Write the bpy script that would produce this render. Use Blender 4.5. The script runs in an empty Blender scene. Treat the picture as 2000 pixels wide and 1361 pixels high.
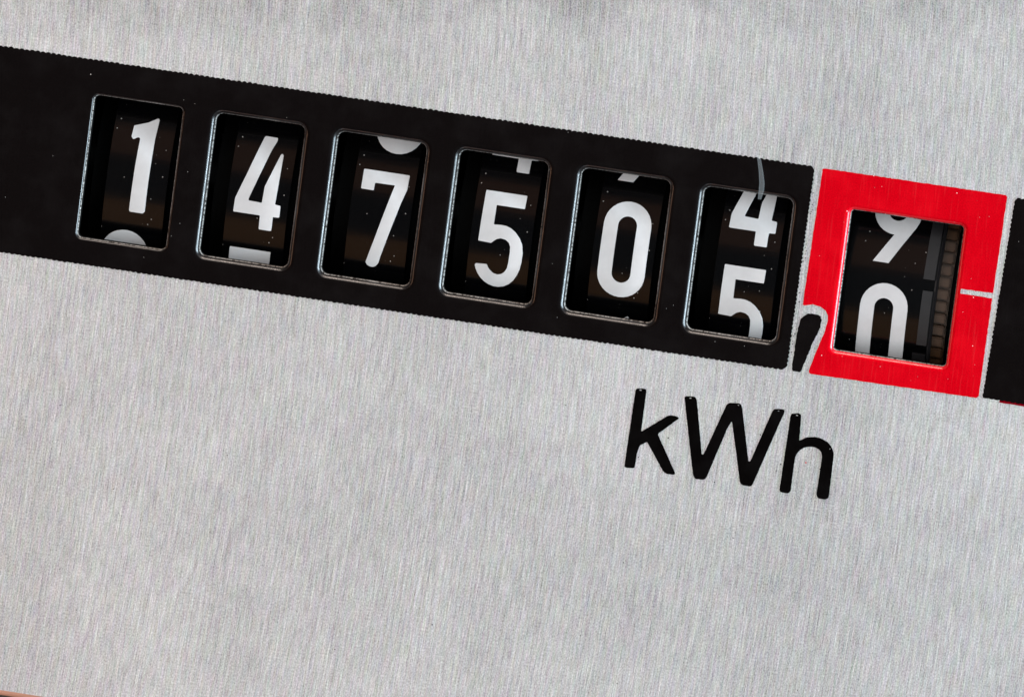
import bpy, bmesh, math, random
from mathutils import Matrix, Vector
random.seed(7)
SC = bpy.context.scene
COL = SC.collection
# Scene unit: 1 Blender unit = 1 mm.  Face plate lies in the XZ plane, its front looks towards -Y.
SC.unit_settings.scale_length = 0.001

# ---------------------------------------------------------------- camera
CR = Vector((0.97834, 0.16310, 0.12745)).normalized()
CC = Vector((0.144387, -0.978930, 0.144387)).normalized()
CT = CC.cross(CR).normalized(); CR = CT.cross(CC).normalized()
cam = bpy.data.cameras.new('camera'); camo = bpy.data.objects.new('camera', cam); COL.objects.link(camo)
m = Matrix.Identity(4)
for i in range(3):
    m[i][0], m[i][1], m[i][2] = CR[i], CT[i], CC[i]
    m[i][3] = CC[i]*1000.0
camo.matrix_world = m
cam.sensor_width = 36; cam.sensor_fit = 'HORIZONTAL'; cam.lens = 727.6
cam.shift_x = 0.001
cam.clip_start = 10; cam.clip_end = 6000
SC.camera = camo

# ---------------------------------------------------------------- world and view
w = bpy.data.worlds.new('World'); SC.world = w; w.use_nodes = True
bg = w.node_tree.nodes['Background']; bg.inputs[0].default_value = (0.75, 0.8, 0.9, 1); bg.inputs[1].default_value = 0.03
SC.view_settings.view_transform = 'Standard'; SC.view_settings.look = 'None'
SC.view_settings.exposure = 0; SC.view_settings.gamma = 1

# ---------------------------------------------------------------- lamps (room light round the meter, plus two added near fills)
def lamp(name, az, el, dist, wd, ht, L, col):
    """az to the right, el upwards, seen from the plate; L = radiance"""
    a, e = math.radians(az), math.radians(el)
    p = Vector((math.sin(a)*math.cos(e), -math.cos(a)*math.cos(e), math.sin(e)))*dist
    d = bpy.data.lights.new(name, 'AREA'); d.shape = 'RECTANGLE'; d.size = wd; d.size_y = ht
    d.energy = L*math.pi*wd*ht; d.color = col
    o = bpy.data.objects.new(name, d); COL.objects.link(o); o.location = p
    o.rotation_euler = (-p).to_track_quat('-Z', 'Y').to_euler()
    return o
lamp('softbox_right', 21, 2, 480, 363, 640, 1.86, (0.86, 0.95, 1.0))
lamp('ceiling_light', 14, 56, 900, 560, 300, 2.7, (1.0, 0.94, 0.88))
lamp('room_light_left', -32, 0, 430, 200, 560, 1.85, (1.0, 0.89, 0.83))
lamp('near_warm_fill', -56, -32, 115, 60, 60, 1.15, (1.0, 0.52, 0.42))  # added unseen lamp, tints the lower left of the plate pink
lamp('near_cool_fill', 58, -4, 125, 60, 70, 0.7, (0.55, 0.82, 1.0))  # added unseen lamp, tints the right side of the plate blue
lamp('low_light', 12, -56, 900, 460, 260, 4.6, (0.74, 0.90, 1.0))
lamp('side_light_right', 81, 4, 900, 80, 560, 200, (0.70, 0.88, 1.0))
lamp('side_light_top', 0, 80, 900, 520, 90, 60, (1.0, 0.84, 0.74))
lamp('side_light_left', -72, -4, 900, 100, 500, 11, (1.0, 0.52, 0.32))
lamp('side_light_low', 0, -74, 900, 400, 90, 5, (1.0, 0.50, 0.34))
lamp('warm_glow_upper', -9, 20, 900, 180, 300, 0.22, (1.0, 0.45, 0.24))
lamp('warm_glow_lower', -9, -25, 900, 180, 260, 0.33, (1.0, 0.46, 0.15))

# ---------------------------------------------------------------- helpers
def tag(o, label=None, cat=None, group=None, kind=None):
    if label: o['label'] = label
    if cat: o['category'] = cat
    if group: o['group'] = group
    if kind: o['kind'] = kind
    return o
def empty(name, loc=(0, 0, 0)):
    o = bpy.data.objects.new(name, None); COL.objects.link(o); o.location = loc
    o.empty_display_size = 2
    return o
def link(name, me, mat, parent=None):
    o = bpy.data.objects.new(name, me); COL.objects.link(o)
    if mat and not me.materials: me.materials.append(mat)
    if parent: o.parent = parent
    return o
def build(name, bm, mat, parent=None, smooth=False):
    me = bpy.data.meshes.new(name); bm.normal_update(); bm.to_mesh(me); bm.free()
    if smooth: me.shade_smooth()
    return link(name, me, mat, parent)
def rrect(cx, cz, w_, h_, r, n=7):
    """rounded rectangle, counter-clockwise in (x, z) from the lower right corner"""
    pts = []
    for (sx, sz, a0) in ((1, -1, -90), (1, 1, 0), (-1, 1, 90), (-1, -1, 180)):
        for k in range(n+1):
            a = math.radians(a0 + 90*k/n)
            pts.append((cx+sx*(w_/2-r)+r*math.cos(a), cz+sz*(h_/2-r)+r*math.sin(a)))
    return pts
def arc(cx, cz, r, a0, a1, n=14):
    return [(cx+r*math.cos(math.radians(a0+(a1-a0)*k/n)), cz+r*math.sin(math.radians(a0+(a1-a0)*k/n))) for k in range(n+1)]
def soften(p, r=0.05):
    """round each corner of a closed outline with a small two-point cut"""
    out = []
    n = len(p)
    for i in range(n):
        a, b, c = Vector(p[i-1]), Vector(p[i]), Vector(p[(i+1) % n])
        d1, d2 = a-b, c-b
        k1 = min(r, d1.length*0.35); k2 = min(r, d2.length*0.35)
        q1 = b+d1.normalized()*k1; q2 = b+d2.normalized()*k2
        out.append(tuple(q1)); out.append(tuple((q1+q2)*0.25+b*0.5)); out.append(tuple(q2))
    return out
def rough_edge(p, step=0.07, amp=0.008):
    """slightly uneven ink outline"""
    out = []
    for i in range(len(p)):
        a, b = Vector(p[i]), Vector(p[(i+1) % len(p)])
        d = b-a; L = d.length; n = max(1, int(L/step))
        if L < 1e-6: continue
        nn = Vector((d.y, -d.x))/L
        for k in range(n):
            out.append(tuple(a+d*(k/n)+nn*random.uniform(-amp, amp)))
    return out
def teeth(a, b, period=0.262, amp=0.055, amp2=None):
    """screen-printed saw-tooth edge from a to b, teeth pointing right of the travel direction"""
    a, b = Vector(a), Vector(b); d = b-a; L = d.length; t = d/L; nn = Vector((t.y, -t.x))
    n = int(L/period); out = []
    for k in range(n):
        f = k/n
        am = amp if amp2 is None else amp+(amp2-amp)*f
        am *= random.uniform(0.6, 1.25)
        base = a+d*f
        o0 = random.uniform(-.008, .008)
        out.append(tuple(base+nn*o0))
        out.append(tuple(base+t*period*random.uniform(.22, .34)+nn*(am*.75)))
        out.append(tuple(base+t*period*random.uniform(.45, .58)+nn*am))
        out.append(tuple(base+t*period*random.uniform(.74, .82)+nn*(am*.7)))
    return out
def flat_mesh(name, loops, y0, y1):
    """filled outline(s) with holes in the XZ plane between depths y0 (front) and y1"""
    cu = bpy.data.curves.new(name, 'CURVE'); cu.dimensions = '2D'; cu.fill_mode = 'BOTH'
    for lp in loops:
        sp = cu.splines.new('POLY'); sp.points.add(len(lp)-1); sp.use_cyclic_u = True
        for q, (x, z) in zip(sp.points, lp): q.co = (x, z, 0, 1)
    cu.extrude = abs(y1-y0)/2
    o = bpy.data.objects.new('tmp', cu); COL.objects.link(o)
    dg = bpy.context.evaluated_depsgraph_get()
    me = bpy.data.meshes.new_from_object(o.evaluated_get(dg))
    me.name = name
    bpy.data.objects.remove(o); bpy.data.curves.remove(cu)
    bm = bmesh.new(); bm.from_mesh(me)
    ym = (y0+y1)/2
    for v in bm.verts:
        x, z, d = v.co; v.co = (x, ym-d, z)
    bmesh.ops.remove_doubles(bm, verts=bm.verts, dist=1e-5)
    bmesh.ops.recalc_face_normals(bm, faces=bm.faces)
    bm.to_mesh(me); bm.free()
    me.materials.clear()
    return me
def flat(name, loops, y0, y1, mat, parent):
    return link(name, flat_mesh(name, loops, y0, y1), mat, parent)
def box_bm(x0, x1, y0, y1, z0, z1, bev=0.0, bm=None):
    bm = bm or bmesh.new()
    r = bmesh.ops.create_cube(bm, size=1)
    for v in r['verts']:
        v.co = ((x0+x1)/2+v.co.x*(x1-x0), (y0+y1)/2+v.co.y*(y1-y0), (z0+z1)/2+v.co.z*(z1-z0))
    if bev:
        es = list({e for v in r['verts'] for e in v.link_edges})
        bmesh.ops.bevel(bm, geom=es, offset=bev, segments=2, affect='EDGES')
    return bm

# ---------------------------------------------------------------- materials
def new_mat(name):
    mt = bpy.data.materials.new(name); mt.use_nodes = True
    nt = mt.node_tree; return mt, nt, nt.nodes, nt.links, nt.nodes['Principled BSDF']
def mth(nt, op, a, b=None, c=None):
    n = nt.nodes.new('ShaderNodeMath'); n.operation = op
    for i, v in enumerate((a, b, c)):
        if v is None: continue
        if isinstance(v, (int, float)): n.inputs[i].default_value = v
        else: nt.links.new(v, n.inputs[i])
    return n.outputs[0]
def brush_coords(nt):
    """object position with the slightly bowed brushing direction straightened: returns u', z"""
    tc = nt.nodes.new('ShaderNodeTexCoord'); sp = nt.nodes.new('ShaderNodeSeparateXYZ')
    nt.links.new(tc.outputs['Object'], sp.inputs[0])
    z2 = mth(nt, 'MULTIPLY', sp.outputs[2], sp.outputs[2])
    u = mth(nt, 'ADD', sp.outputs[0], mth(nt, 'MULTIPLY', z2, 0.0016))
    return u, sp.outputs[2], tc
def noise(nt, u, z, su, sz, detail=2, rough=0.5, off=0.0):
    cb = nt.nodes.new('ShaderNodeCombineXYZ')
    nt.links.new(mth(nt, 'MULTIPLY', u, su), cb.inputs[0]); nt.links.new(mth(nt, 'MULTIPLY', z, sz), cb.inputs[1])
    cb.inputs[2].default_value = off
    n = nt.nodes.new('ShaderNodeTexNoise'); n.inputs['Scale'].default_value = 1
    n.inputs['Detail'].default_value = detail; n.inputs['Roughness'].default_value = rough
    nt.links.new(cb.outputs[0], n.inputs['Vector'])
    return n
def mixc(nt, f, a, b, mode='MIX'):
    n = nt.nodes.new('ShaderNodeMix'); n.data_type = 'RGBA'; n.blend_type = mode
    if isinstance(f, (int, float)): n.inputs[0].default_value = f
    else: nt.links.new(f, n.inputs[0])
    for i, v in ((6, a), (7, b)):
        if isinstance(v, tuple): n.inputs[i].default_value = v+(1,) if len(v) == 3 else v
        else: nt.links.new(v, n.inputs[i])
    return n.outputs[2]
def ramp(nt, f, lo, hi, a=0.0, b=1.0):
    n = nt.nodes.new('ShaderNodeMapRange'); nt.links.new(f, n.inputs[0])
    n.inputs[1].default_value = lo; n.inputs[2].default_value = hi
    n.inputs[3].default_value = a; n.inputs[4].default_value = b
    return n.outputs[0]

def alu():
    mt, nt, N, L, P = new_mat('brushed_aluminium')
    u, z, tc = brush_coords(nt)
    streak = noise(nt, u, z, 17, 0.5, 3, 0.7, 1.3).outputs['Fac']
    streak2 = noise(nt, u, z, 24.0, 1.6, 2, 0.6, 7.7).outputs['Fac']
    grain = noise(nt, u, z, 18.0, 11.0, 1, 0.5, 4.1).outputs['Fac']
    cloud = noise(nt, u, z, 0.10, 0.07, 2, 0.5, 9.0).outputs['Fac']
    s = mth(nt, 'ADD', mth(nt, 'MULTIPLY', mth(nt, 'SUBTRACT', streak, .5), 0.85),
            mth(nt, 'MULTIPLY', mth(nt, 'SUBTRACT', streak2, .5), 0.75))
    s = mth(nt, 'ADD', s, mth(nt, 'MULTIPLY', mth(nt, 'SUBTRACT', grain, .5), 0.95))
    s = mth(nt, 'ADD', s, mth(nt, 'MULTIPLY', mth(nt, 'SUBTRACT', cloud, .5), 0.42))
    scr = noise(nt, u, z, 26, .22, 1, .5, 61.0).outputs['Fac']
    s = mth(nt, 'ADD', s, mth(nt, 'MULTIPLY', ramp(nt, scr, .62, .74), .26))
    scd = noise(nt, u, z, 22, .3, 1, .5, 83.0).outputs['Fac']
    s = mth(nt, 'SUBTRACT', s, mth(nt, 'MULTIPLY', ramp(nt, scd, .64, .76), .22))
    # faint dark reflection along the upper part of the plate, painted into its colour
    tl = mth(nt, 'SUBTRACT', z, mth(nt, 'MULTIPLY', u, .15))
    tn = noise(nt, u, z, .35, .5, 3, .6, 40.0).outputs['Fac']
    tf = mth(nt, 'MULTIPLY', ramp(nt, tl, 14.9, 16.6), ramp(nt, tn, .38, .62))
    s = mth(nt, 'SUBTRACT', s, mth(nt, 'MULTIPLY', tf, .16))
    val = mth(nt, 'ADD', mth(nt, 'MULTIPLY', s, 0.54), 0.492)
    val = mth(nt, 'MINIMUM', mth(nt, 'MAXIMUM', val, .2), 1.0)
    cb = N.new('ShaderNodeCombineColor')
    for i in range(3): L.new(val, cb.inputs[i])
    hue = noise(nt, u, z, 8.0, 0.9, 1, 0.5, 21.0).outputs['Color']
    hue2 = mixc(nt, 1.0, hue, (0.5, 0.5, 0.5), 'SUBTRACT')
    sc = N.new('ShaderNodeVectorMath'); sc.operation = 'SCALE'; L.new(hue2, sc.inputs[0]); sc.inputs['Scale'].default_value = 0.11
    ad = N.new('ShaderNodeVectorMath'); ad.operation = 'ADD'; L.new(cb.outputs[0], ad.inputs[0])
    hv = N.new('ShaderNodeVectorMath'); hv.operation = 'SUBTRACT'; L.new(hue, hv.inputs[0]); hv.inputs[1].default_value = (.5, .5, .5)
    L.new(hv.outputs[0], sc.inputs[0]); L.new(sc.outputs[0], ad.inputs[1])
    L.new(ad.outputs[0], P.inputs['Base Color'])
    P.inputs['Metallic'].default_value = 1.0
    L.new(ramp(nt, streak2, .3, .7, .50, .62), P.inputs['Roughness'])
    P.inputs['Anisotropic'].default_value = 0.0
    bp = N.new('ShaderNodeBump'); bp.inputs['Strength'].default_value = 0.25; bp.inputs['Distance'].default_value = 0.02
    hsum = mth(nt, 'ADD', mth(nt, 'MULTIPLY', streak, .6), mth(nt, 'MULTIPLY', grain, .4))
    L.new(hsum, bp.inputs['Height']); L.new(bp.outputs[0], P.inputs['Normal'])
    return mt
def paint(name, col, specks=(0.6, 0.58, 0.55), thresh=0.80, rough=0.42, dirt=0.25, show=0.0, spec=0.4):
    mt, nt, N, L, P = new_mat(name)
    u, z, tc = brush_coords(nt)
    blot = noise(nt, u, z, 0.5, 0.5, 3, 0.6, 3.0).outputs['Fac']
    fine = noise(nt, u, z, 14, 14, 1, 0.5, 8.0).outputs['Fac']
    st = noise(nt, u, z, 9, 0.4, 2, 0.5, 5.0).outputs['Fac']
    speck = noise(nt, u, z, 9.0, 9.0, 0, 0.5, 15.0).outputs['Fac']
    base = mixc(nt, ramp(nt, fine, .3, .7), tuple(c*(1-dirt) for c in col), tuple(c*(1+dirt) for c in col))
    base = mixc(nt, mth(nt, 'MULTIPLY', ramp(nt, blot, .45, .75), .5), base, tuple(c*1.35+.004 for c in col))
    if show: base = mixc(nt, mth(nt, 'MULTIPLY', ramp(nt, st, .55, .8), show), base, (0.85, 0.25, 0.25))
    f = ramp(nt, speck, thresh, thresh+.03)
    base = mixc(nt, f, base, specks)
    L.new(base, P.inputs['Base Color'])
    P.inputs['Roughness'].default_value = rough
    P.inputs['Specular IOR Level'].default_value = spec
    bp = N.new('ShaderNodeBump'); bp.inputs['Strength'].default_value = 0.35; bp.inputs['Distance'].default_value = 0.02
    L.new(mth(nt, 'ADD', mth(nt, 'MULTIPLY', fine, .5), mth(nt, 'MULTIPLY', st, .8)), bp.inputs['Height']); L.new(bp.outputs[0], P.inputs['Normal'])
    return mt
def rim_mat(name, paintcol, wear):
    """painted pressed edge; paint thin and worn so metal glints through in fine crumbs"""
    mt, nt, N, L, P = new_mat(name)
    u, z, tc = brush_coords(nt)
    n1 = noise(nt, u, z, 9, 9, 3, .7, 2.0).outputs['Fac']
    n2 = noise(nt, u, z, 3, 3, 2, .6, 6.0).outputs['Fac']
    f = mth(nt, 'MULTIPLY', ramp(nt, n1, .42, .62), wear)
    base = mixc(nt, f, paintcol, (0.72, 0.68, 0.64))
    L.new(base, P.inputs['Base Color']); L.new(f, P.inputs['Metallic'])
    L.new(ramp(nt, n2, .3, .7, .26, .40), P.inputs['Roughness'])
    P.inputs['Specular IOR Level'].default_value = .45
    bp = N.new('ShaderNodeBump'); bp.inputs['Strength'].default_value = 0.2; bp.inputs['Distance'].default_value = 0.02
    L.new(n1, bp.inputs['Height']); L.new(bp.outputs[0], P.inputs['Normal'])
    return mt
def plastic(name, col, rough, dust=0.0, spec=.5, var=0.0, scale=1.0):
    mt, nt, N, L, P = new_mat(name)
    u, z, tc = brush_coords(nt)
    base = col
    if var:
        n = noise(nt, u, z, 1.2*scale, 1.2*scale, 3, .6, 2.5).outputs['Fac']
        base = mixc(nt, ramp(nt, n, .3, .7), tuple(c*(1-var) for c in col), tuple(min(1, c*(1+var)) for c in col))
    if dust:
        d = noise(nt, u, z, 7.0, 7.0, 0, .5, 11.0).outputs['Fac']
        area = noise(nt, u, z, .7, .5, 1, .5, 30.0).outputs['Fac']
        f = mth(nt, 'MULTIPLY', ramp(nt, d, dust, dust+.02), ramp(nt, area, .45, .6))
        base = mixc(nt, f, base, (.55, .52, .48))
        L.new(ramp(nt, f, 0, 1, rough, .8), P.inputs['Roughness'])
    else: P.inputs['Roughness'].default_value = rough
    if isinstance(base, tuple): P.inputs['Base Color'].default_value = base+(1,)
    else: L.new(base, P.inputs['Base Color'])
    P.inputs['Specular IOR Level'].default_value = spec
    return mt
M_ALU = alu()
M_BLACK = paint('black_print', (0.0022, 0.0013, 0.0013), thresh=.91, rough=.6, spec=.03)
M_RED = paint('red_print', (0.47, 0.0, 0.005), specks=(.9, .6, .6), thresh=.865, rough=.5, dirt=.13, show=.03, spec=.01)
M_DKRED = paint('dark_red_print', (0.16, 0.0, 0.004), thresh=.9, rough=.6, spec=.01)
M_TEXT = paint('black_lettering', (0.0014, 0.001, 0.001), thresh=.95, rough=.7, spec=.01)
M_RIM = rim_mat('worn_black_edge', (0.004, 0.003, 0.003), 0.0)
M_CUT = rim_mat('bare_cut_edge', (0.02, 0.015, 0.012), .65)
M_RIMRED = rim_mat('red_edge', (0.52, 0.001, 0.01), 0.0)
M_DRUM = plastic('gloss_black_plastic', (0.001, 0.001, 0.0013), .14, dust=.83)
def add_waves(mt):
    nt = mt.node_tree; P = nt.nodes['Principled BSDF']
    tc = nt.nodes.new('ShaderNodeTexCoord'); sp = nt.nodes.new('ShaderNodeSeparateXYZ'); nt.links.new(tc.outputs['Object'], sp.inputs[0])
    n = noise(nt, sp.outputs[0], sp.outputs[2], .12, 1.6, 3, .6, 5.5)
    bp = nt.nodes.new('ShaderNodeBump'); bp.inputs['Strength'].default_value = .12; bp.inputs['Distance'].default_value = .05
    nt.links.new(n.outputs['Fac'], bp.inputs['Height']); nt.links.new(bp.outputs[0], P.inputs['Normal'])
add_waves(M_DRUM)
M_DIGIT = plastic('white_numeral', (0.75, 0.745, 0.75), .4, var=.05)
M_HUB = plastic('satin_black_plastic', (0.0012, 0.0012, 0.0012), .6, spec=.06)
M_DARK = plastic('dark_cavity', (0.0012, 0.0012, 0.0012), .8, spec=.05)
M_GEAR = plastic('brown_gear_plastic', (0.06, 0.026, 0.009), .45, var=.2)
M_FLANGE = plastic('grey_plastic', (0.012, 0.011, 0.012), .35, var=.2)
M_HOUSE = plastic('dark_brown_housing', (0.03, 0.018, 0.013), .6, var=.25)
M_EDGE_REFL = plastic('painted_edge_reflection', (0.42, 0.20, 0.13), .4, var=.1)  # reflection of warm surroundings on the rolled edge, painted in as copper colour

# ---------------------------------------------------------------- face plate
PITCH, WX0, WZ = 6.02, -19.60, 5.71
OPW, OPH = 4.44, 7.06
wins = [(WX0+PITCH*i, WZ, OPW, OPH, .13 if i == 0 else .30, .38 if i else .28) for i in range(6)]
wins.append((18.30, 5.71, 5.56, 6.92, .25, .20))
def outer(wn): cx, cz, a, b, r, rc = wn; return rrect(cx, cz, a+2*r, b+2*r, rc+r)
plate = empty('meter_face_plate', (0, 0, 0))
tag(plate, 'brushed aluminium meter face plate with black and red printed bands round seven cut-outs', 'face plate')
PE = -20.335
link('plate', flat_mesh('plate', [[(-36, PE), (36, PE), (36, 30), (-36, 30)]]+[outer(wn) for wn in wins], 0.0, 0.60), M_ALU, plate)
# rolled lower edge of the plate
bm = bmesh.new(); prev = None
for k in range(9):
    a = math.radians(90*k/8); y = .28*(1-math.cos(a)); z = PE-.28*math.sin(a)
    if k == 8: pass
    cur = [bm.verts.new((x, y, z)) for x in (-36, 36)]
    if prev: bm.faces.new((prev[0], prev[1], cur[1], cur[0]))
    prev = cur
cur = [bm.verts.new((x, 1.2, PE-.28)) for x in (-36, 36)]; bm.faces.new((prev[0], prev[1], cur[1], cur[0]))
build('rolled_edge', bm, M_EDGE_REFL, plate, True)

# printed bands (ink sits 0.02 mm proud)
INK = -0.02
top = teeth((13.42, 10.93), (-36, 10.84), amp=.06)
top = [p for p in top]
left_end = [(-36, 10.9), (-36, .92)]
bot = teeth((-36, .93), (13.30, .99), amp=.05)
right = teeth((13.43, 1.12), (13.50, 10.82), period=.2, amp=.05)
band = top+left_end+bot+right
flat('black_band', [band]+[outer(wn) for wn in wins[:6]], INK, 0.0, M_BLACK, plate)
b2 = teeth((23.09, 1.10), (36, .98), amp=.04)+[(36, 10.86)]+teeth((36, 10.9), (23.42, 10.88), amp=.04)+teeth((23.38, 10.8), (23.09, 1.12), amp=.045, period=.22)
flat('black_band', [b2], INK, 0.0, M_BLACK, plate)
flat('red_underprint', [rough_edge([(23.9, .965), (36, .91), (36, 1.2), (23.9, 1.2)], .3, .01)], -0.010, 0.0, M_DKRED, plate)
# red frame: one C-shaped field, slit to the right of the window and a bay for the comma
o7 = outer(wins[6]); xr = max(p[0] for p in o7)
nq = len(o7)//4
# o7 runs ccw from the lower right corner; rotate so that it starts at the middle of the right side
ring = o7[nq:]+o7[:nq]
redA = [(13.92, 10.90), (14.03, 10.94), (22.91, 10.96), (22.97, 10.87), (22.91, 6.20), (22.88, 6.17)]
redB = [(22.88, 5.91), (22.90, 5.88), (22.87, 1.12), (22.78, 1.02), (14.61, .97), (14.55, 1.03)]
redC = [(14.54, 1.12), (14.78, 2.12), (15.06, 3.13), (15.13, 3.66), (15.10, 3.90), (14.97, 4.11), (14.69, 4.27), (14.31, 4.33), (13.92, 4.21), (13.82, 4.24)]
red = redA+[(xr, 6.15)]+ring+[(xr, 5.92)]+redB+redC
def rough_some(p, keep):
    out = []
    for i in range(len(p)):
        a, b = Vector(p[i]), Vector(p[(i+1) % len(p)]); out.append(tuple(a))
        if (p[i] in keep) or (p[(i+1) % len(p)] in keep): continue
        d = b-a; n = int(d.length/.16)
        if n < 2: continue
        nn = Vector((d.y, -d.x))/d.length
        for k in range(1, n): out.append(tuple(a+d*(k/n)+nn*random.uniform(-.012, .012)))
    return out
flat('red_frame_print', [rough_some(red, set(ring))], INK, 0.0, M_RED, plate)
comma = [(14.01,3.77),(14.22,3.87),(14.52,3.88),(14.77,3.79),(14.83,3.61),(14.79,3.16),(14.68,2.89),(14.50,2.30),(14.22,1.26),(14.15,0.99),(13.93,0.95),(13.74,1.00),(13.69,1.25),(13.71,1.78),(13.72,2.70),(13.75,3.19),(13.81,3.57)]
flat('comma', [rough_edge(soften(comma, .12), .09, .022)], INK, 0.0, M_BLACK, plate)
LK = [(6.29,-1.09),(6.36,-1.00),(6.77,-0.96),(6.82,-1.03),(6.82,-3.06),(7.98,-2.12),(8.11,-2.05),(8.43,-2.05),(8.59,-2.12),(7.64,-3.05),(8.74,-4.82),(8.67,-4.90),(8.31,-4.90),(8.14,-4.81),(7.18,-3.50),(6.85,-3.73),(6.75,-4.17),(6.74,-4.82),(6.67,-4.88),(6.27,-4.90),(6.23,-4.81)]
LW = [(8.70,-1.08),(8.76,-1.02),(9.21,-0.97),(9.32,-1.13),(9.90,-3.73),(9.99,-3.68),(10.78,-1.14),(10.90,-1.02),(11.45,-0.97),(11.55,-1.15),(12.20,-3.71),(12.29,-3.67),(13.04,-1.09),(13.13,-0.98),(13.55,-0.93),(13.64,-1.03),(13.47,-1.58),(12.54,-4.80),(12.45,-4.90),(12.03,-4.89),(11.91,-4.77),(11.57,-3.44),(11.14,-1.87),(10.96,-2.29),(10.27,-4.79),(10.16,-4.92),(9.73,-4.93),(9.61,-4.79),(9.14,-2.89)]
LH = [(13.94,-1.18),(13.99,-1.08),(14.35,-1.01),(14.46,-1.10),(14.51,-2.34),(14.82,-2.13),(15.20,-2.04),(15.50,-2.05),(15.74,-2.12),(15.94,-2.22),(16.10,-2.38),(16.22,-2.58),(16.27,-2.80),(16.29,-3.78),(16.30,-4.86),(16.18,-4.97),(15.78,-4.97),(15.68,-4.79),(15.72,-2.98),(15.67,-2.76),(15.53,-2.61),(15.27,-2.52),(14.98,-2.55),(14.75,-2.66),(14.58,-2.82),(14.46,-3.03),(14.42,-3.21),(14.42,-4.85),(14.30,-4.96),(13.94,-4.95),(13.87,-4.83),(13.93,-1.84)]
def dot(x, z, a, b=None, n=7):
    b = b or a
    return [(x+a*math.cos(2*math.pi*k/n)*random.uniform(.8, 1.15), z+b*math.sin(2*math.pi*k/n)*random.uniform(.8, 1.15)) for k in range(n)]
gaps = {0: [(6.54, -1.06, .06, .03)], 1: [(8.99, -1.08, .06, .03), (11.36, -1.07, .035, .025), (13.33, -1.05, .04, .022)], 2: [(14.25, -1.13, .055, .03), (16.05, -2.50, .022, .035)]}
for i, lt in enumerate((LK, LW, LH)):
    flat('letter', [rough_edge(soften(lt, .07), .08, .006)]+[dot(*g) for g in gaps[i]], INK, 0.0, M_TEXT, plate)
spk = [(8.17, -3.16, .035), (6.85, -4.31, .03), (10.69, -4.95, .03), (12.3, -3.2, .025), (12.61, -2.33, .03), (13.77, -3.61, .03), (15.7, -3.54, .03), (15.33, -2.99, .02), (8.05, -3.75, .025), (6.75, -4.5, .02), (13.6, -3.95, .025)]
spk += [(random.uniform(-24, 24), random.uniform(-18, 0), random.uniform(.012, .028)) for _ in range(40)]
spk += [(random.uniform(13.55, 13.68), random.uniform(1.2, 10), random.uniform(.012, .03)) for _ in range(40)]
tag(flat('ink_speck', [dot(*p) for p in spk], INK, 0.0, M_TEXT, plate), kind='stuff')
flat('ink_speck', [dot(14.98, -3.34, .035)], INK, 0.0, M_RED, plate)

# pressed window edges: quarter-round from the print down into the opening
def rim(wn, mat):
    cx, cz, a, b, r, rc = wn
    bm = bmesh.new(); rings = []
    prof = [(r*(1-math.sin(math.radians(t))), INK+r*(1-math.cos(math.radians(t)))) for t in range(0, 81, 10)]
    prof += [(-.02, INK+r), (-.035, INK+r+.05), (-.03, .62), (.25, .62)]
    slot = [3, 3, 3]+[0]*5+[1, 1, 2, 2]
    for off, y in prof:
        lp = rrect(cx, cz, a+2*off, b+2*off, max(.05, rc+off))
        rings.append([bm.verts.new((x, y, z)) for x, z in lp])
    n = len(rings[0])
    for k, (q, s) in enumerate(zip(rings, rings[1:])):
        for i in range(n):
            f = bm.faces.new((q[i], q[(i+1) % n], s[(i+1) % n], s[i])); f.material_index = slot[k]
    bmesh.ops.recalc_face_normals(bm, faces=bm.faces)
    me = bpy.data.meshes.new('window_edge'); bm.to_mesh(me); bm.free(); me.shade_smooth()
    for mm_ in (mat, M_CUT, M_DARK, M_RED if mat is M_RIMRED else M_BLACK): me.materials.append(mm_)
    return link('window_edge', me, None, plate)
for i, wn in enumerate(wins): rim(wn, M_RIMRED if i == 6 else M_RIM)

# ---------------------------------------------------------------- number wheels
R, DEP = 9.0, 1.2      # wheel radius, distance of the wheels behind the plate
AZ, SH = 4.92, 0.19
AXY = DEP+R
def bend(me, s0, rad0):
    """wrap a flat mesh (x, depth d<0 proud, s) round the wheel; s0 = arc position"""
    bm = bmesh.new(); bm.from_mesh(me)
    z0 = min(v.co.z for v in bm.verts); z1 = max(v.co.z for v in bm.verts)
    k = z0+.16
    while k < z1:
        bmesh.ops.bisect_plane(bm, geom=bm.verts[:]+bm.edges[:]+bm.faces[:], plane_co=(0, 0, k), plane_no=(0, 0, 1)); k += .16
    for v in bm.verts:
        rr = rad0-v.co.y; th = (s0+v.co.z)/R
        v.co.y = -rr*math.cos(th); v.co.z = rr*math.sin(th)
    bm.normal_update(); bm.to_mesh(me); bm.free()
    return me
def stadium(hw, z0, z1, n=16): return arc(0, z1-hw, hw, 0, 180, n)+arc(0, z0+hw, hw, 180, 360, n)
six = [(.08, 2.34), (.85, 2.34)]+[(.02, .93)]+arc(0, -.22, 1.15, 85, 0)+arc(0, -1.19, 1.15, 0, -180)+[(-1.15, -.15), (-1.10, .15), (-.98, .45)]
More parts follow.
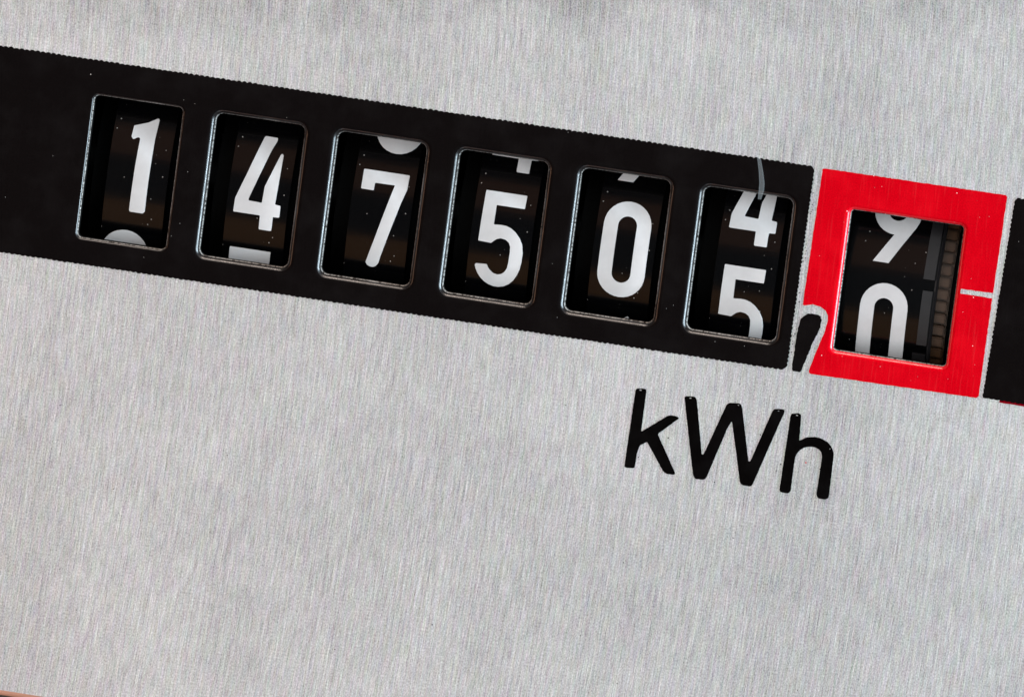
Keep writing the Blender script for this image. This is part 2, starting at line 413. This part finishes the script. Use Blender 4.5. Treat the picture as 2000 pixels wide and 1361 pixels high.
GL = {
 '0': [stadium(1.16, -2.34, 2.34), stadium(.465, -1.62, 1.62)],
 '1': [soften([(-0.57,1.84),(0.09,2.08),(0.54,2.36),(0.61,2.30),(0.55,1.29),(0.53,-0.79),(0.53,-2.25),(0.44,-2.34),(-0.18,-2.34),(-0.24,-2.27),(-0.21,-0.12),(-0.17,1.25),(-0.24,1.31),(-0.34,1.28),(-0.51,1.17),(-0.61,1.29)], .04)],
 '2': [arc(0, 1.19, 1.15, 175, 0)+[(1.10, .8), (.95, .45), (-.32, -1.66), (1.12, -1.66), (1.12, -2.34), (-1.15, -2.34), (-1.15, -1.8), (.38, .75), (.465, 1.19)]+arc(0, 1.19, .465, 10, 175, 8)],
 '4': [soften([(-0.09,2.27),(0.50,2.26),(0.50,2.12),(0.31,1.65),(-0.18,0.06),(-0.47,-0.86),(-0.46,-0.94),(0.21,-0.97),(0.24,-0.16),(0.46,0.48),(0.78,1.46),(0.84,1.53),(0.92,1.47),(0.89,-0.03),(0.85,-0.96),(1.13,-0.98),(1.14,-1.56),(0.82,-1.57),(0.82,-2.27),(0.20,-2.27),(0.19,-1.58),(-1.14,-1.58),(-1.12,-0.90),(-0.72,0.30),(-0.15,2.21)], .05)],
 '5': [soften([(-1.06,2.30),(0.96,2.30),(0.94,1.65),(-0.45,1.65),(-0.45,0.70),(-0.11,0.73),(0.15,.72),(0.40,0.64),(0.66,.47),(0.90,0.21),(1.06,-0.10),(1.13,-0.52),(1.12,-0.95),(1.07,-1.30),(0.96,-1.62),(0.82,-1.88),(0.62,-2.10),(0.38,-2.25),(0.12,-2.32),(-0.15,-2.32),(-0.41,-2.24),(-0.63,-2.12),(-0.82,-1.95),(-0.97,-1.75),(-1.08,-1.54),(-1.13,-1.36),(-1.08,-1.30),(-0.55,-1.27),(-0.48,-1.42),(-0.37,-1.55),(-0.19,-1.68),(0.01,-1.71),(0.20,-1.66),(0.34,-1.54),(0.45,-1.33),(0.49,-1.05),(0.51,-0.48),(0.49,-0.25),(0.40,-0.06),(0.22,0.06),(-0.03,0.09),(-0.22,0.02),(-0.36,-0.10),(-0.46,-0.20),(-1.10,-0.17)], .035)],
 '6': [six, stadium(.465, -1.62, .24)],
 '7': [soften([(-1.13,2.36),(1.13,2.36),(1.11,1.66),(0.89,0.90),(0.25,-1.65),(0.15,-2.12),(0.06,-2.26),(-0.08,-2.34),(-0.23,-2.34),(-0.38,-2.28),(-0.47,-2.14),(-0.12,-0.77),(0.49,1.78),(-0.50,1.77),(-0.51,1.39),(-1.13,1.40)], .04)],
}
GL['8'] = [arc(0, 1.25, 1.09, -15, 195)+arc(0, -1.19, 1.15, 165, 375), stadium(.42, .38, 1.65), stadium(.465, -1.62, -.38)]
GL['9'] = [[(-x, -z) for x, z in lp] for lp in GL['6']]
ORD = {'1': 'number wheel showing white 1, leftmost of the black row',
       '4': 'number wheel showing a whole white 4, second window from the left',
       '7': 'number wheel showing white 7 with the tail of a 6 above it',
       '5': 'number wheel showing a whole white 5 with a bit of 4 above it',
       '0': 'number wheel showing a whole white 0, second window left of the comma',
       'x': 'number wheel turned halfway between 4 and 5, window just left of the comma',
       'r': 'number wheel in the red frame, turned between 9 and 0, brown gear at its side'}
PA = 2*math.pi*R/10
def lathe(prof, n=160, bm=None):
    """prof: list of (x, radius)"""
    bm = bm or bmesh.new(); rings = []
    for x, r in prof:
        rings.append([bm.verts.new((x, -r*math.cos(2*math.pi*k/n), r*math.sin(2*math.pi*k/n))) for k in range(n)])
    for q, s in zip(rings, rings[1:]):
        for k in range(n): bm.faces.new((q[k], q[(k+1) % n], s[(k+1) % n], s[k]))
    bmesh.ops.recalc_face_normals(bm, faces=bm.faces)
    return bm
def smooth_by_angle(o, ang=30):
    me = o.data
    me.shade_smooth()
    bm = bmesh.new(); bm.from_mesh(me)
    for e in bm.edges:
        if len(e.link_faces) == 2 and e.calc_face_angle(0) > math.radians(ang): e.smooth = False
    bm.to_mesh(me); bm.free()
def drum_prof(x0, x1, hub0, hub1):
    return [(x0, 5.0), (x0, R), (x1, R), (x1, 5.0)]
def wheel(key, cx, digits, x0=-1.5, x1=1.5, hub0=-2.6, hub1=2.4):
    wh = empty('number_wheel', (cx+SH, AXY, AZ))
    tag(wh, ORD[key], 'number wheel', 'number wheels behind the seven windows')
    d = build('drum', lathe(drum_prof(x0, x1, hub0, hub1)), M_DRUM, wh); smooth_by_angle(d)
    hb = build('hub', lathe([(hub0, 2.0), (hub0, 6.6), (x0-.01, 6.6), (x1+.01, R-.75), (hub1, R-.75), (hub1, 2.0)]), M_HUB, wh); smooth_by_angle(hb)
    for ch, zc, dx in digits:       # zc: height of the digit's middle on the plate, or arc offset
        s = arcpos(zc)
        for c2, s2 in ((ch, s),):
            me = flat_mesh('digit', [[(x+dx, z) for x, z in lp] for lp in GL[c2]], -.05, 0.02)
            link('digit', bend(me, s2, R), M_DIGIT, wh)
    return wh
def zarc(s): return AZ-SH+R*math.sin(s/R)
def arcpos(z): return R*math.asin((z+SH-AZ)/R)
def seq(first, z, dx, others):
    s = arcpos(z)
    return [(first, z, dx)]+[(ch, zarc(s+k*PA), dx2) for ch, k, dx2 in others]
wheel('1', WX0+0*PITCH, seq('1', 5.79, .03, [('2', -1, -.27)]))
wheel('4', WX0+1*PITCH, seq('4', 5.81, 0, [('5', -1, -.07)]))
wheel('7', WX0+2*PITCH, seq('7', 4.86, .03, [('6', 1, .31), ('8', -1, .1)]))
wheel('5', WX0+3*PITCH, seq('5', 4.79, .01, [('4', 1, .04), ('6', -1, 0)]))
wheel('0', WX0+4*PITCH, seq('0', 5.22, .01, [('9', 1, 0), ('1', -1, 0)]))
wheel('x', WX0+5*PITCH, seq('5', 2.98, .02, [('4', 1, .02)]))
w7 = wheel('r', 17.40, seq('0', 3.18, 0, [('9', 1, 0)]), x0=-3.2, x1=2.28, hub0=-4.6, hub1=3.3)
# brown drive gear at the right side of the last wheel; every tooth in front is a piece of its own
NG = 92
gear = build('drive_gear', lathe([(2.34, 3.0), (2.34, R-.62), (3.04, R-.62), (3.04, 3.0)]), M_GEAR, w7)
smooth_by_angle(gear)
tm = None
for k in range(-21, 22):
    if tm is None:
        bm = box_bm(2.36, 3.00, -(R-.36), -(R-.70), -.23, .23, .06)
        t = build('tooth', bm, M_GEAR, gear); tm = t.data
    else: t = link('tooth', tm, None, gear)
    t.rotation_euler = (-2*math.pi*k/NG, 0, 0)
bm = lathe([(2.28, R-.3), (2.28, R-.05), (2.36, R-.02), (2.46, R-.10), (2.46, R-.3)])
e = build('flange', bm, M_FLANGE, w7); smooth_by_angle(e)
# raised carry blocks on the wheel next to the gear
for a0, a1, xa in ((8.0, 26.0, 1.72), (-12.5, 4.5, 1.78), (-34, -15.5, 1.62)):
    bm = bmesh.new(); n = 12; q = []
    for k in range(n+1):
        a = math.radians(a0+(a1-a0)*k/n)
        q.append([bm.verts.new((x, -r_*math.cos(a), r_*math.sin(a))) for x, r_ in ((xa, R-.02), (xa, R+.10), (2.26, R+.10), (2.26, R-.02))])
    for p_, s_ in zip(q, q[1:]):
        for i in range(3): bm.faces.new((p_[i], p_[i+1], s_[i+1], s_[i]))
    bm.faces.new(q[0]); bm.faces.new(q[-1][::-1])
    bmesh.ops.recalc_face_normals(bm, faces=bm.faces)
    build('carry_block', bm, M_FLANGE, w7)

# ---------------------------------------------------------------- register housing behind the windows and case behind the plate
hs = empty('register_housing', (0, AXY, AZ))
tag(hs, 'dark box behind the windows that holds the number wheels', 'register housing')
def part(name, x0, x1, y0, y1, z0, z1, mat, par, bev=0):
    lx, ly, lz = par.location
    return build(name, box_bm(x0-lx, x1-lx, y0-ly, y1-ly, z0-lz, z1-lz, bev), mat, par)
part('back_panel', -25, 25, 22, 22.8, -4.6, 16, M_DARK, hs)
part('top_panel', -25, 25, .62, 22, 15.2, 16, M_DARK, hs)
part('bottom_panel', -25, 25, .62, 22, -4.6, -3.8, M_DARK, hs)
part('side_panel', -25.8, -25, .62, 22.8, -4.6, 16, M_DARK, hs)
part('side_panel', 25, 25.8, .62, 22.8, -4.6, 16, M_DARK, hs)
bm = lathe([(-24.9, 1.9), (24.9, 1.9)], 32)
build('axle', bm, M_FLANGE, hs, True)
case = empty('meter_case', (0, 4, -24))
tag(case, 'dark brown meter case showing in the corner below the plate edge', 'meter case')
part('case_panel', -36, 36, 1.6, 3.0, -34, PE+3, M_HOUSE, case, .2)

# ---------------------------------------------------------------- lint fibre lying over the sixth window
def lint():
    mt, nt, N, L, P = new_mat('pale_lint')
    P.inputs['Base Color'].default_value = (.6, .66, .68, 1); P.inputs['Roughness'].default_value = .7
    P.inputs['Alpha'].default_value = .06
    path = [(10.66, 11.25), (10.82, 10.9), (10.98, 10.35), (11.10, 9.8), (11.12, 9.45), (11.08, 9.0)]
    bm = bmesh.new(); prev = None; n = 8
    for i, (x, z) in enumerate(path):
        r = (.06, .09, .11, .13, .13, .08)[i]
        cur = [bm.verts.new((x+r*math.cos(2*math.pi*k/n), -.12+.05*math.sin(2*math.pi*k/n), z)) for k in range(n)]
        if prev:
            for k in range(n): bm.faces.new((prev[k], prev[(k+1) % n], cur[(k+1) % n], cur[k]))
        prev = cur
    o = build('lint_fibre', bm, mt, None, True)
    tag(o, 'thin pale lint fibre hanging over the top edge of the window left of the comma', 'lint')
lint()
